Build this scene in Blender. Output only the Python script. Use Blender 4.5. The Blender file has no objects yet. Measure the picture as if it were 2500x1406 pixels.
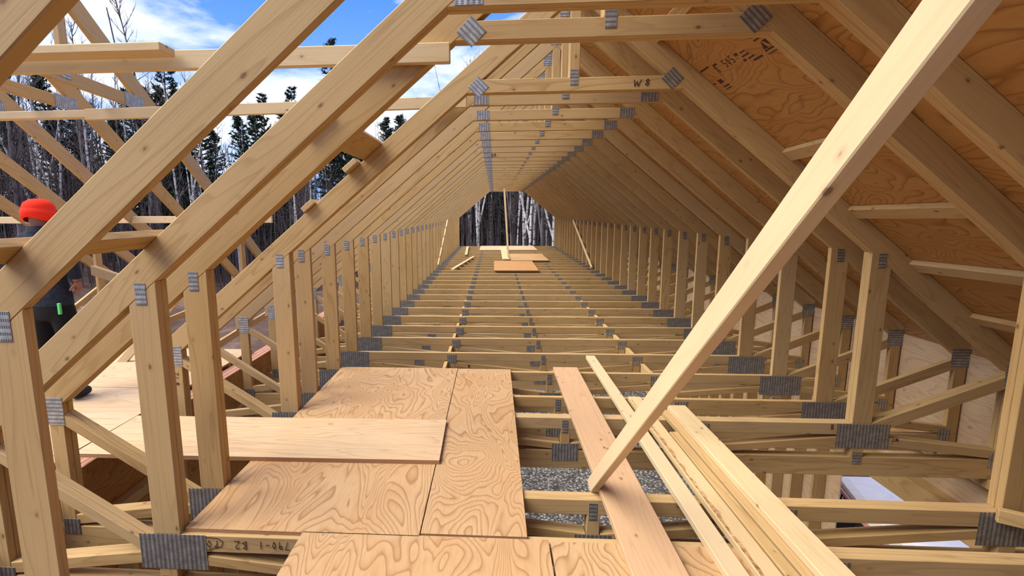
import bpy, bmesh, math, random
from mathutils import Vector, Matrix
random.seed(7)
SC = bpy.context.scene
COL = SC.collection
# ------------------------------------------------------------------ camera
F, PX, CH, YAW, PITCH, ROLL = 1227.286, 1127.61, 1.4656, -.0646, .1525, -.0069
cy, sy, cp, sp = math.cos(YAW), math.sin(YAW), math.cos(PITCH), math.sin(PITCH)
fw = Vector((sy*cp, cy*cp, -sp)); r0 = Vector((cy, -sy, 0)); u0 = r0.cross(fw)
rt = r0*math.cos(ROLL)+u0*math.sin(ROLL); up = -r0*math.sin(ROLL)+u0*math.cos(ROLL)
cam = bpy.data.cameras.new('camera'); camo = bpy.data.objects.new('camera', cam); COL.objects.link(camo)
camo.matrix_world = Matrix(((rt.x, up.x, -fw.x, 0), (rt.y, up.y, -fw.y, 0), (rt.z, up.z, -fw.z, CH), (0, 0, 0, 1)))
cam.sensor_fit = 'HORIZONTAL'; cam.sensor_width = 36; cam.lens = 36*F/2500
cam.shift_x = (1250-PX)/2500; cam.clip_start = .02; cam.clip_end = 500
SC.camera = camo
# ------------------------------------------------------------------ sky and light
SC.view_settings.view_transform = 'Standard'; SC.view_settings.look = 'None'
SC.view_settings.gamma = 1; SC.view_settings.use_curve_mapping = False
SC.view_settings.exposure = 0.62
W = bpy.data.worlds.new('sky'); SC.world = W; W.use_nodes = True
nt = W.node_tree; N = nt.nodes; L = nt.links; N.clear()
def nd(t, **k):
    n = N.new(t)
    for a, b in k.items(): setattr(n, a, b)
    return n
tc = nd('ShaderNodeTexCoord')
sx = nd('ShaderNodeSeparateXYZ'); L.new(tc.outputs['Generated'], sx.inputs[0])
mp = nd('ShaderNodeMapping'); mp.inputs['Scale'].default_value = (1.0, 1.0, 2.6); mp.inputs['Location'].default_value = (.35, .2, .15)
L.new(tc.outputs['Generated'], mp.inputs[0])
nz = nd('ShaderNodeTexNoise'); nz.inputs['Scale'].default_value = 2.6; nz.inputs['Detail'].default_value = 9; nz.inputs['Roughness'].default_value = .56
nz.inputs['Distortion'].default_value = .25
L.new(mp.outputs[0], nz.inputs['Vector'])
cr = nd('ShaderNodeValToRGB'); cr.color_ramp.elements[0].position = .43; cr.color_ramp.elements[1].position = .60
L.new(nz.outputs[0], cr.inputs[0])
hr = nd('ShaderNodeValToRGB'); hr.color_ramp.elements[0].position = .0; hr.color_ramp.elements[0].color = (.30, .52, .95, 1)
hr.color_ramp.elements[1].position = .45; hr.color_ramp.elements[1].color = (.02, .15, .72, 1)
L.new(sx.outputs[2], hr.inputs[0])
cl = nd('ShaderNodeValToRGB'); cl.color_ramp.elements[0].position = .45; cl.color_ramp.elements[0].color = (1.15, 1.1, 1.05, 1)
cl.color_ramp.elements[1].position = .75; cl.color_ramp.elements[1].color = (.62, .66, .74, 1)
L.new(nz.outputs[0], cl.inputs[0])
mx = nd('ShaderNodeMix', data_type='RGBA'); L.new(cr.outputs[0], mx.inputs[0]); L.new(hr.outputs[0], mx.inputs[6]); L.new(cl.outputs[0], mx.inputs[7])
bg = nd('ShaderNodeBackground'); bg.inputs[1].default_value = 1.05
L.new(mx.outputs[2], bg.inputs[0]); wo = nd('ShaderNodeOutputWorld'); L.new(bg.outputs[0], wo.inputs[0])
sun = bpy.data.lights.new('sun', 'SUN'); sun.energy = 5.5; sun.angle = math.radians(50); sun.color = (1, .95, .86)
suno = bpy.data.objects.new('sun', sun); COL.objects.link(suno); suno.location = (-10, -10, 20)
suno.rotation_euler = Vector((.60, .16, -.80)).to_track_quat('-Z', 'Y').to_euler()
SC.cycles.max_bounces = 8; SC.cycles.diffuse_bounces = 6

# ------------------------------------------------------------------ materials
MAT = {}
class NT:
    def __init__(s, name, rough=.75, spec=.25):
        s.m = bpy.data.materials.new(name); s.m.use_nodes = True; s.t = s.m.node_tree
        s.b = s.t.nodes['Principled BSDF']; s.b.inputs['Roughness'].default_value = rough
        s.b.inputs['Specular IOR Level'].default_value = spec
        MAT[name] = s.m
    def n(s, t, **k):
        x = s.t.nodes.new(t)
        for a, b in k.items(): setattr(x, a, b)
        return x
    def l(s, a, b): s.t.links.new(a, b)
    def math(s, op, a, b=None, c=None):
        x = s.n('ShaderNodeMath', operation=op)
        for i, v in enumerate((a, b, c)):
            if v is None: continue
            if isinstance(v, (int, float)): x.inputs[i].default_value = v
            else: s.l(v, x.inputs[i])
        return x.outputs[0]
    def ramp(s, f, *st):
        x = s.n('ShaderNodeValToRGB'); e = x.color_ramp.elements
        while len(e) < len(st): e.new(.5)
        for i, (p, c) in enumerate(st):
            e[i].position = p; e[i].color = (c, c, c, 1) if isinstance(c, (int, float)) else (*c, 1)
        s.l(f, x.inputs[0]); return x.outputs[0]
    def mix(s, f, a, b, mode='MIX'):
        x = s.n('ShaderNodeMix', data_type='RGBA', blend_type=mode)
        for i, v in ((0, f), (6, a), (7, b)):
            if isinstance(v, (int, float)): x.inputs[i].default_value = v
            elif isinstance(v, tuple): x.inputs[i].default_value = (*v, 1)
            else: s.l(v, x.inputs[i])
        return x.outputs[2]
    def coords(s, scale, rnd=True):
        tc = s.n('ShaderNodeTexCoord'); v = tc.outputs['Object']
        if rnd:
            oi = s.n('ShaderNodeObjectInfo'); cb = s.n('ShaderNodeCombineXYZ')
            s.l(s.math('MULTIPLY', oi.outputs['Random'], 53.0), cb.inputs[0]); s.l(s.math('MULTIPLY', oi.outputs['Random'], 17.3), cb.inputs[1]); s.l(s.math('MULTIPLY', oi.outputs['Random'], 29.1), cb.inputs[2])
            ad = s.n('ShaderNodeVectorMath', operation='ADD'); s.l(v, ad.inputs[0]); s.l(cb.outputs[0], ad.inputs[1]); v = ad.outputs[0]; s.rand = oi.outputs['Random']
        s.base = v
        m = s.n('ShaderNodeMapping'); m.inputs['Scale'].default_value = scale; s.l(v, m.inputs[0]); return m.outputs[0]
    def map(s, scale, v=None):
        m = s.n('ShaderNodeMapping'); m.inputs['Scale'].default_value = scale; s.l(v or s.base, m.inputs[0]); return m.outputs[0]
    def noise(s, v, sc, det=2, rough=.5, dist=0):
        x = s.n('ShaderNodeTexNoise'); x.inputs['Scale'].default_value = sc; x.inputs['Detail'].default_value = det
        x.inputs['Roughness'].default_value = rough; x.inputs['Distortion'].default_value = dist; s.l(v, x.inputs['Vector']); return x.outputs[0]
    def col(s, c): s.l(c, s.b.inputs['Base Color'])
    def bump(s, h, st=.3, d=.002):
        x = s.n('ShaderNodeBump'); x.inputs['Strength'].default_value = st; x.inputs['Distance'].default_value = d; s.l(h, x.inputs['Height']); s.l(x.outputs[0], s.b.inputs['Normal'])

def lumber(name, light, dark, line=.35, knots=True, dirt=.25):
    s = NT(name); v = s.coords((.55, 7, 7))
    g = s.noise(v, 1.0, 2, .45, .4)
    rings = s.math('FRACT', s.math('MULTIPLY', g, 13.0))
    ln = s.ramp(rings, (0, 0), (.66, .12), (.93, 1), (1, 0))
    fine = s.noise(s.map((3, 160, 160)), 1, 3, .6)
    c = s.mix(s.math('MULTIPLY', ln, line), light, dark)
    c = s.mix(s.math('MULTIPLY', s.ramp(fine, (.4, 0), (.75, 1)), .16), c, dark)
    big = s.noise(s.map((.9, 2, 2)), 2.0, 3, .6)
    c = s.mix(s.math('MULTIPLY', s.ramp(big, (.45, 0), (.8, 1)), dirt), c, tuple(x*.62 for x in dark))
    # per-board tint
    c = s.mix(s.ramp(s.rand, (0, 0), (1, .42)), c, tuple(a*b for a, b in zip(light, (.84, .74, .60))))
    r2 = s.math('FRACT', s.math('MULTIPLY', s.rand, 7.31))
    c = s.mix(s.ramp(r2, (.35, 0), (1, .5)), c, tuple(a*b for a, b in zip(light, (.92, .98, 1.22))))
    if knots:
        vo = s.n('ShaderNodeTexVoronoi'); vo.inputs['Scale'].default_value = 1; vo.inputs['Randomness'].default_value = 1
        s.l(s.map((7.5, 13, 13)), vo.inputs['Vector'])
        k = s.ramp(vo.outputs['Distance'], (0, 1), (.07, .9), (.10, .25), (.2, 0))
        sel = s.math('GREATER_THAN', s.noise(s.map((3.1, 3.1, 3.1)), 1.0, 0), .47)
        c = s.mix(s.math('MULTIPLY', k, s.math('MULTIPLY', sel, .8)), c, (.13, .055, .02))
    s.col(c); s.bump(fine, .25, .0015); return s.m
lumber('spruce', (.50, .335, .145), (.26, .135, .042), .5)
lumber('spruce_pale', (.62, .47, .26), (.42, .26, .11), .25)
lumber('fir_board', (.55, .35, .185), (.33, .16, .06), .5, True, .12)
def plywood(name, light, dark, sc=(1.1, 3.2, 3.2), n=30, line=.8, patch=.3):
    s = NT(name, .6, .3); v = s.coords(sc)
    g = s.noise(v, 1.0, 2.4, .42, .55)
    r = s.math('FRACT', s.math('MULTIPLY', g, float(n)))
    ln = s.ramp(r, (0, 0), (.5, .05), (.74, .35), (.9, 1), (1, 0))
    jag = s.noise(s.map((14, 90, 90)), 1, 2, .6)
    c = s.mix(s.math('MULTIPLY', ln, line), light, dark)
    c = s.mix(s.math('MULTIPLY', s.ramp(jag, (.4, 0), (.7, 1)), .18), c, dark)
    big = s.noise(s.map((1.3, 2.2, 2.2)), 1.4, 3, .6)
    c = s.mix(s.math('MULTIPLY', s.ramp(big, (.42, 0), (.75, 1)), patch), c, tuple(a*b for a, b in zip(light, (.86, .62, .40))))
    vo = s.n('ShaderNodeTexVoronoi'); vo.inputs['Scale'].default_value = 1; s.l(s.map((4.2, 6.5, 6.5)), vo.inputs['Vector'])
    k = s.ramp(vo.outputs['Distance'], (0, 1), (.05, .6), (.12, 0))
    sel = s.math('GREATER_THAN', s.noise(s.map((2.7, 2.7, 2.7)), 1.0, 0), .53)
    c = s.mix(s.math('MULTIPLY', k, s.math('MULTIPLY', sel, .8)), c, (.2, .085, .03))
    s.col(c); return s.m
plywood('plywood', (.50, .32, .158), (.25, .12, .04))
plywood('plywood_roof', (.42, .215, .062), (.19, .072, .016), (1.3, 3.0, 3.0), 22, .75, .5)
plywood('plywood_strip', (.57, .41, .24), (.38, .22, .10), (.7, 6, 6), 12, .5, .3)
plywood('plywood_wall', (.56, .40, .245), (.34, .20, .10), (.8, 7, 7), 10, .5, .2)
plywood('plywood_orange', (.44, .24, .095), (.30, .14, .05), (1.2, 4, 4), 12, .5, .2)
s = NT('plywood_edge'); v = s.coords((1, 1, 1), False)
z = s.n('ShaderNodeSeparateXYZ'); s.l(v, z.inputs[0])
st = s.math('FRACT', s.math('MULTIPLY', z.outputs[2], 230.0))
s.col(s.mix(s.ramp(st, (.35, 0), (.5, 1)), (.55, .33, .17), (.22, .1, .045)))
s = NT('laminated_edge'); v = s.coords((1, 1, 1), False)
z = s.n('ShaderNodeSeparateXYZ'); s.l(v, z.inputs[0])
st = s.math('FRACT', s.math('MULTIPLY', z.outputs[1], 70.0))
s.col(s.mix(s.ramp(st, (.3, 0), (.5, 1)), (.60, .33, .22), (.33, .15, .09)))
# galvanised truss plate: punched slots in columns (or rows)
def plate(name, ax, per, dark=.12):
    s = NT(name, .5, .5); v = s.coords((1, 1, 1), False)
    sp_ = s.n('ShaderNodeSeparateXYZ'); s.l(v, sp_.inputs[0])
    a, b = (sp_.outputs[0], sp_.outputs[2]) if ax == 0 else (sp_.outputs[2], sp_.outputs[0])
    fa = s.math('FRACT', s.math('ADD', s.math('MULTIPLY', a, 1/per), 50.3))
    fb = s.math('FRACT', s.math('ADD', s.math('MULTIPLY', b, 1/.0075), 50.0))
    slot = s.math('MULTIPLY', s.math('LESS_THAN', fa, .45), s.math('GREATER_THAN', fb, .38))
    wob = s.noise(v, 26, 2, .6)
    base = s.ramp(wob, (.3, (.25, .25, .245)), (.7, (.50, .49, .47)))
    c = s.mix(slot, base, (dark, dark*.95, dark*.95))
    s.col(c); s.b.inputs['Metallic'].default_value = .72
    s.bump(s.math('SUBTRACT', 1.0, slot), .8, .003)
plate('plate_columns', 0, .0215); plate('plate_rows', 1, .0215)
s = NT('bark_edge', .9); v = s.coords((1, 1, 1), False); a = s.noise(v, 30, 4, .7); s.col(s.ramp(a, (.3, (.16, .07, .03)), (.5, (.38, .21, .09)), (.7, (.56, .40, .21))))
s = NT('ink', .6); s.b.inputs['Base Color'].default_value = (.03, .015, .02, 1)
s = NT('stamp_ink', .7); s.b.inputs['Base Color'].default_value = (.06, .025, .02, 1)
s = NT('gravel', .9); v = s.coords((1, 1, 1), False)
vo = s.n('ShaderNodeTexVoronoi'); vo.inputs['Scale'].default_value = 26; s.l(v, vo.inputs['Vector'])
c = s.ramp(vo.outputs['Color'], (.1, (.17, .165, .165)), (.5, (.36, .345, .335)), (.95, (.62, .60, .57)))
e = s.ramp(vo.outputs['Distance'], (.2, 1), (.55, .25))
s.col(s.mix(1.0, c, e, 'MULTIPLY')); s.bump(s.math('SUBTRACT', 1.0, vo.outputs['Distance']), 1, .02)
s = NT('dirt', .95); v = s.coords((1, 1, 1), False)
a = s.noise(v, .8, 8, .65); b = s.noise(v, 6, 4, .6)
c = s.ramp(a, (.3, (.035, .02, .015)), (.55, (.085, .05, .036)), (.72, (.19, .13, .10)))
s.col(s.mix(s.math('MULTIPLY', s.ramp(b, (.5, 0), (.7, 1)), .6), c, (.05, .03, .02)))
s = NT('birch_bark', .8); v = s.coords((1, 1, 1))
a = s.noise(s.map((2.2, 2.2, 9)), 1, 5, .7)
s.col(s.ramp(a, (.40, (.03, .028, .028)), (.47, (.42, .40, .38)), (.75, (.66, .64, .61))))
s = NT('grey_bark', .9); v = s.coords((1, 1, 1)); a = s.noise(s.map((5, 5, 1.5)), 1, 4, .6)
s.col(s.ramp(a, (.3, (.055, .045, .045)), (.7, (.22, .19, .18))))
s = NT('twigs', .9); s.b.inputs['Base Color'].default_value = (.075, .055, .055, 1)
s = NT('birch_twigs', .9); s.b.inputs['Base Color'].default_value = (.15, .12, .115, 1)
s = NT('needles', .8); v = s.coords((1, 1, 1)); a = s.noise(v, 2, 3)
s.col(s.ramp(a, (.35, (.006, .014, .008)), (.7, (.03, .055, .025))))
s = NT('beanie', .9); s.b.inputs['Base Color'].default_value = (.95, .035, .012, 1)
v = s.coords((1, 1, 1), False); s.bump(s.noise(s.map((130, 130, 40)), 1, 2), .5, .004)
s = NT('skin', .55); s.b.inputs['Base Color'].default_value = (.30, .13, .085, 1)
s = NT('hair', .9); s.b.inputs['Base Color'].default_value = (.09, .045, .035, 1)
s = NT('jacket', .8); v = s.coords((1, 1, 1), False); a = s.noise(v, 40, 3); s.col(s.ramp(a, (.3, (.010, .013, .021)), (.7, (.022, .028, .040)))); s.bump(s.noise(v, 9, 2), .5, .03)
s = NT('trousers', .85); s.b.inputs['Base Color'].default_value = (.006, .006, .007, 1)
s = NT('boots', .6); s.b.inputs['Base Color'].default_value = (.02, .018, .018, 1)
s = NT('green_plastic', .4); s.b.inputs['Base Color'].default_value = (.10, .55, .16, 1)
s = NT('white_wrap', .45); v = s.coords((1, 1, 1), False); a = s.noise(v, 3.2, 4, .6, 1.2)
s.col(s.ramp(a, (.3, (.88, .82, .72)), (.6, (.97, .91, .81)))); s.bump(a, .6, .03)
s = NT('wrap_print', .5); s.b.inputs['Base Color'].default_value = (.035, .03, .05, 1)
s = NT('wrap_pink', .5); s.b.inputs['Base Color'].default_value = (.75, .33, .34, 1)
s = NT('wrap_letter', .5); s.b.inputs['Base Color'].default_value = (.8, .82, .9, 1)
s = NT('membrane', .5); s.b.inputs['Base Color'].default_value = (.15, .155, .19, 1)
s = NT('red_line', .5); s.b.inputs['Base Color'].default_value = (.45, .07, .04, 1)

# ------------------------------------------------------------------ builders
WM = {}
def mesh_obj(name, bm, mat, M=None, parent=None):
    """link a bmesh given in world space as ONE object whose local frame is M"""
    M = M or Matrix.Identity(4)
    bm.transform(M.inverted())
    bmesh.ops.recalc_face_normals(bm, faces=bm.faces)
    me = bpy.data.meshes.new(name); bm.to_mesh(me); bm.free()
    for m in (mat if isinstance(mat, (list, tuple)) else [mat]): me.materials.append(MAT[m])
    o = bpy.data.objects.new(name, me); COL.objects.link(o)
    if parent:
        o.parent = parent; o.matrix_local = WM[parent.name].inverted() @ M
    else: o.matrix_world = M
    WM[o.name] = M
    return o
def empty(name, loc=(0, 0, 0)):
    o = bpy.data.objects.new(name, None); COL.objects.link(o); o.location = loc; o.empty_display_size = .1
    WM[o.name] = Matrix.Translation(loc); return o
def tag(o, label=None, cat=None, group=None, kind=None):
    for k, v in (('label', label), ('category', cat), ('group', group), ('kind', kind)):
        if v: o[k] = v
    return o
def frame(org, x, z=(0, 0, 1)):
    x = Vector(x).normalized(); z = Vector(z); y = z.cross(x)
    if y.length < 1e-4: y = Vector((0, 1, 0)).cross(x) if abs(x.y) < .9 else Vector((1, 0, 0))
    y.normalize(); z = x.cross(y)
    return Matrix(((x.x, y.x, z.x, org[0]), (x.y, y.y, z.y, org[1]), (x.z, y.z, z.z, org[2]), (0, 0, 0, 1)))
def prism_bm(bm, poly, y0, y1, bev=.003):
    a = [bm.verts.new((x, y0, z)) for x, z in poly]; b = [bm.verts.new((x, y1, z)) for x, z in poly]
    n = len(poly); fs = [bm.faces.new(a), bm.faces.new(b[::-1])]
    for i in range(n): fs.append(bm.faces.new((a[i], b[i], b[(i+1) % n], a[(i+1) % n])))
    if bev:
        es = list({e for f in fs for e in f.edges})
        bmesh.ops.bevel(bm, geom=es, offset=bev, segments=1, affect='EDGES', clamp_overlap=True)
def corner_bm(bm, c8, bev=.003):
    v = [bm.verts.new(c) for c in c8]
    fs = [bm.faces.new([v[i] for i in q]) for q in ((0, 1, 2, 3), (7, 6, 5, 4), (0, 4, 5, 1), (1, 5, 6, 2), (2, 6, 7, 3), (3, 7, 4, 0))]
    if bev: bmesh.ops.bevel(bm, geom=list({e for f in fs for e in f.edges}), offset=bev, segments=1, affect='EDGES', clamp_overlap=True)
def bar_bm(bm, p, q, wv, tv, bev=.003):
    """box from p to q; wv and tv are its full width and thickness vectors, p,q lie on one long corner"""
    p, q, wv, tv = map(Vector, (p, q, wv, tv))
    corner_bm(bm, (p, p+wv, p+wv+tv, p+tv, q, q+wv, q+wv+tv, q+tv), bev)
def bar(name, p, q, wv, tv, mat='spruce', parent=None, bev=.003):
    bm = bmesh.new(); bar_bm(bm, p, q, wv, tv, bev)
    p, q, wv, tv = map(Vector, (p, q, wv, tv))
    return mesh_obj(name, bm, mat, frame((p+q+wv+tv)/2, q-p, tv), parent)
def box(name, a, b, mat, parent=None, bev=0, M=None, x=(1, 0, 0)):
    bm = bmesh.new(); (x0, y0, z0), (x1, y1, z1) = a, b
    corner_bm(bm, ((x0, y0, z0), (x1, y0, z0), (x1, y1, z0), (x0, y1, z0), (x0, y0, z1), (x1, y0, z1), (x1, y1, z1), (x0, y1, z1)), bev)
    return mesh_obj(name, bm, mat, M or frame([(p+q)/2 for p, q in zip(a, b)], x), parent)

# ------------------------------------------------------------------ attic trusses
XL, XR, HK, S, XC = -1.4377, 2.4637, 1.1785, .8333, .513
PW, RD, RV, HC, T = .130, .128, .1666, 2.2247, .037
LL, LR = -2.415, 3.525                       # where the top chords are cut off
EL, ER = (-2.383, -2.299), (3.433, 3.517)    # short end posts
zl = lambda x: HK+S*(x-XL)
zr = lambda x: HK+S*(XR-x)
XA = (XL+XR)/2; ZA = zl(XA)
def ray_web(x0, z0, x1, z1, w):   # strip under the line (x0,z0)-(x1,z1)
    return [(x0, z0), (x1, z1), (x1, z1-w), (x0, z0-w)]
CHORDS = [
 ('rafter', [(LL, zl(LL)), (XA, ZA), (XA, ZA+RV), (LL, zl(LL)+RV)], (1, 0, S)),
 ('rafter', [(XA, ZA), (LR, zr(LR)), (LR, zr(LR)+RV), (XA, ZA+RV)], (1, 0, -S)),
 ('collar_tie', [(XL+(HC-HK)/S, HC), (XR-(HC-HK)/S, HC), (XR-(HC+.084-HK)/S, HC+.084), (XL+(HC+.084-HK)/S, HC+.084)], (1, 0, 0)),
 ('king_post', [(.480, HC+.084), (.546, HC+.084), (.546, zr(.546)), (XA, ZA), (.480, zl(.480))], (0, 0, 1)),
 ('knee_post', [(XL-PW, 0), (XL, 0), (XL, HK), (XL-PW, zl(XL-PW))], (0, 0, 1)),
 ('knee_post', [(XR, 0), (XR+PW, 0), (XR+PW, zr(XR+PW)), (XR, HK)], (0, 0, 1)),
 ('floor_chord', [(XL-PW, -.084), (XR+PW, -.084), (XR+PW, 0), (XL-PW, 0)], (1, 0, 0)),
 ('bottom_chord', [(EL[0]-.03, -.385), (ER[1], -.385), (ER[1], -.245), (EL[0]-.03, -.245)], (1, 0, 0)),
 ('end_post', [(EL[0], -.245), (EL[1], -.245), (EL[1], zl(EL[1])), (EL[0], zl(EL[0]))], (0, 0, 1)),
 ('end_post', [(ER[0], -.245), (ER[1], -.245), (ER[1], zr(ER[1])), (ER[0], zr(ER[0]))], (0, 0, 1)),
 ('floor_post', [(-1.557, -.245), (-1.47, -.245), (-1.47, -.084), (-1.557, -.084)], (0, 0, 1)),
 ('floor_post', [(2.475, -.245), (2.56, -.245), (2.56, -.084), (2.475, -.084)], (0, 0, 1)),
 ('floor_post', [(.480, -.245), (.546, -.245), (.546, -.084), (.480, -.084)], (0, 0, 1)),
 ('floor_post', [(-.475, -.245), (-.41, -.245), (-.41, -.084), (-.475, -.084)], (0, 0, 1)),
 ('floor_post', [(1.43, -.245), (1.495, -.245), (1.495, -.084), (1.43, -.084)], (0, 0, 1)),
 ('web_member', ray_web(-1.47, -.089, -.478, -.186, .052), (1, 0, -.1)),
 ('web_member', ray_web(2.475, -.089, 1.50, -.186, .052), (1, 0, .1)),
 ('web_member', ray_web(-.407, -.098, .477, -.190, .052), (1, 0, -.1)),
 ('web_member', ray_web(1.427, -.098, .549, -.190, .052), (1, 0, .1)),
 ('web_member', ray_web(EL[1], .405, XL-PW-.001, -.065, .064), (1, 0, -.66)),
 ('web_member', ray_web(ER[0], .355, XR+PW+.001, .004, .086), (1, 0, .41)),
 ('web_member', ray_web(EL[1], -.178, -1.56, -.085, .058), (1, 0, .14)),
 ('web_member', ray_web(ER[0], -.178, 2.562, -.085, .062), (1, 0, -.14)),
]
def plates_for(diamond):
    P = [(-1.637, -.175, -1.319, .0, 'c'), (2.368, -.180, 2.715, -.004, 'c'),           # knee post feet
         (-1.532, 1.075, -1.484, 1.170, 'r'), (2.51, 1.075, 2.558, 1.170, 'r'),         # knee post heads
         (.487, HC+.035, .537, HC+.132, 'r'), (.489, -.113, .531, -.018, 'r'),
         (.420, -.325, .606, -.195, 'c'), (-.486, -.11, -.390, -.020, 'c'), (1.415, -.11, 1.512, -.02, 'c'),
         (-.935, -.328, -.82, -.258, 'c'), (2.49, -.298, 2.55, -.212, 'r'), (-1.545, -.298, -1.485, -.212, 'r'),
         (-2.385, .345, -2.292, .50, 'r'), (3.40, .288, 3.538, .425, 'r'),
         (-2.37, -.295, -2.28, -.203, 'c'), (3.38, -.305, 3.462, -.201, 'c'),
         (XA-.05, ZA+.015, XA+.05, ZA+.135, 'r')]
    if not diamond:
        P += [(-.152, HC+.006, -.045, HC+.082, 'c'), (1.045, HC+.006, 1.165, HC+.082, 'c')]
    return P
def make_truss(name, plies, diamond):
    root = empty(name)
    for nm, poly, ax in CHORDS:
        bm = bmesh.new()
        for k in range(plies): prism_bm(bm, poly, k*(T+.002), k*(T+.002)+T)
        cx = sum(p[0] for p in poly)/len(poly); cz = sum(p[1] for p in poly)/len(poly)
        M = frame((cx, .018, cz), ax, (0, 0, 1) if abs(ax[2]) < .99 else (-1, 0, 0))
        mesh_obj(nm, bm, 'spruce', M, root)
    for x0, z0, x1, z1, k in plates_for(diamond):
        box('nail_plate', (x0, -.0022, z0), (x1, .0004, z1), 'plate_columns' if k == 'c' else 'plate_rows', root)
    if diamond:
        for x, zz, d in ((-.105, 2.262, .067), (1.130, 2.290, .070)):
            bm = bmesh.new(); prism_bm(bm, [(x, zz-d), (x+d, zz), (x, zz+d), (x-d, zz)], -.0022, .0004, 0)
            mesh_obj('nail_plate', bm, 'plate_columns', frame((x, 0, zz), (1, 0, 1)), root)
    return root
def copy_tree(o, parent=None):
    c = o.copy(); COL.objects.link(c); c.parent = parent
    WM[c.name] = WM[o.name]
    for ch in list(o.children): copy_tree(ch, c)
    return c
# strokes for hand lettering, in a unit box
GL = {'W': [[(0, 1), (.22, 0), (.48, .7), (.7, 0), (1, 1)]], '8': [[(.5, .5), (.15, .75), (.5, 1), (.85, .78), (.5, .5), (.1, .22), (.5, 0), (.9, .25), (.5, .5)]],
      '7': [[(.05, 1), (.9, 1), (.4, 0)]], '9': [[(.8, .7), (.4, .5), (.15, .78), (.5, 1), (.8, .75), (.7, 0)]], '0': [[(.5, 0), (.15, .4), (.4, .95), (.8, .6), (.5, 0)]],
      '-': [[(.15, .45), (.8, .45)]], '1': [[(.5, 0), (.5, 1)]], 'B': [[(.15, 0), (.15, 1), (.75, .85), (.15, .52), (.85, .25), (.15, 0)]],
      '2': [[(.1, .8), (.5, 1), (.8, .75), (.05, 0), (.95, .05)]], 'P': [[(.2, 0), (.2, 1), (.8, .8), (.2, .5)]], 'O': [[(.5, 0), (.1, .5), (.5, 1), (.9, .5), (.5, 0)]],
      'E': [[(.9, 1), (.1, 1), (.5, .5), (.1, 0), (.9, 0)]], 'M': [[(0, 0), (.15, .9), (.45, .2), (.75, .9), (1, 0)]], '5': [[(.9, 1), (.2, 1), (.15, .55), (.8, .5), (.7, .05), (.1, .05)]],
      'S': [[(.9, .9), (.3, 1), (.15, .65), (.8, .4), (.6, 0), (.1, .1)]], 'C': [[(.9, .85), (.4, 1), (.1, .5), (.4, 0), (.9, .15)]], '[': [[(1.0, 1.35), (-.6, 1.35), (-.95, .9), (-.8, .1), (-.5, -.3), (1.0, -.3)]],
      '3': [[(.1, 1), (.8, .9), (.4, .55), (.85, .25), (.1, 0)]], '4': [[(.7, 0), (.7, 1), (.05, .35), (.95, .35)]], ' ': []}
def writing(name, text, org, ex, ey, ez, h, parent, lw=.0035, adv=.85, mat='ink', lean=0, wf=.62):
    """flat pen strokes on a face: ex reading direction, ey up, ez out of the face"""
    bm = bmesh.new(); ex, ey, ez, org = map(Vector, (ex, ey, ez, org)); x = 0
    for ch in text:
        for pl in GL[ch]:
            pts = [org+ex*(x+(a+b*lean)*h*wf)+ey*(b*h) for a, b in pl]
            for p, q in zip(pts, pts[1:]):
                d = (q-p); 
                if d.length < 1e-6: continue
                n = d.normalized().cross(ez).normalized()*lw/2; e = d.normalized()*lw*.4
                v = [bm.verts.new(c+ez*.0007) for c in (p-n-e, q-n+e, q+n+e, p+n-e)]
                w = [bm.verts.new(c-ez*.0003) for c in (p-n-e, q-n+e, q+n+e, p+n-e)]
                bm.faces.new(v); bm.faces.new(w[::-1])
                for i in range(4): bm.faces.new((v[i], w[i], w[(i+1) % 4], v[(i+1) % 4]))
        x += h*.62*(1/.62*.62+adv-.62+.15) if ch != ' ' else h*.5
    return mesh_obj(name, bm, mat, frame(org, ex, ey), parent)

YS = 5.0689
single = make_truss('attic_truss', 1, False)
specs = [ # Y, two-ply, diamond, label
 (.20, 0, 0, 'attic roof truss overhead that the long diagonal brace leans up to, nearest of all'),
 (.81, 0, 0, 'attic roof truss whose wide rafter cuts across the top left corner'),
 (1.42, 0, 0, 'attic roof truss with the large rafter that crosses in front of the red hatted worker'),
 (2.0293, 1, 0, 'attic truss with upside down handwriting on its floor chord by the big ribbed plate'),
 (2.4112, 1, 1, 'two-ply attic truss that carries the foot of the diagonal brace'),
 (3.4425, 1, 1, 'two-ply attic truss with diamond plates whose collar tie is hand lettered W 8'),
 (3.844, 0, 0, 'single attic truss directly behind the two-ply truss lettered W 8'),
 (4.4599, 0, 0, 'attic truss standing at the far edge of the big plywood floor sheets')]
double = make_truss('girder_truss', 2, True)
p1t = make_truss('attic_truss', 2, False)
TR = {}
used = {'single': 0, 'double': 0}
lst = list(specs)
for i in range(27):
    n = i+1
    wd = ['first', 'second', 'third', 'fourth', 'fifth', 'sixth', 'seventh', 'eighth', 'ninth', 'tenth', 'eleventh', 'twelfth', 'thirteenth', 'fourteenth', 'fifteenth', 'sixteenth', 'seventeenth', 'eighteenth', 'nineteenth', 'twentieth', 'twenty-first', 'twenty-second', 'twenty-third', 'twenty-fourth', 'twenty-fifth', 'twenty-sixth'][i] if i < 26 else ''
    lst.append((YS+.6096*i, 0, 0, f'attic truss in the long row, {wd} beyond the far edge of the big plywood sheets' if wd else 'last attic truss, framing the far gable opening onto the woods'))
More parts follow.
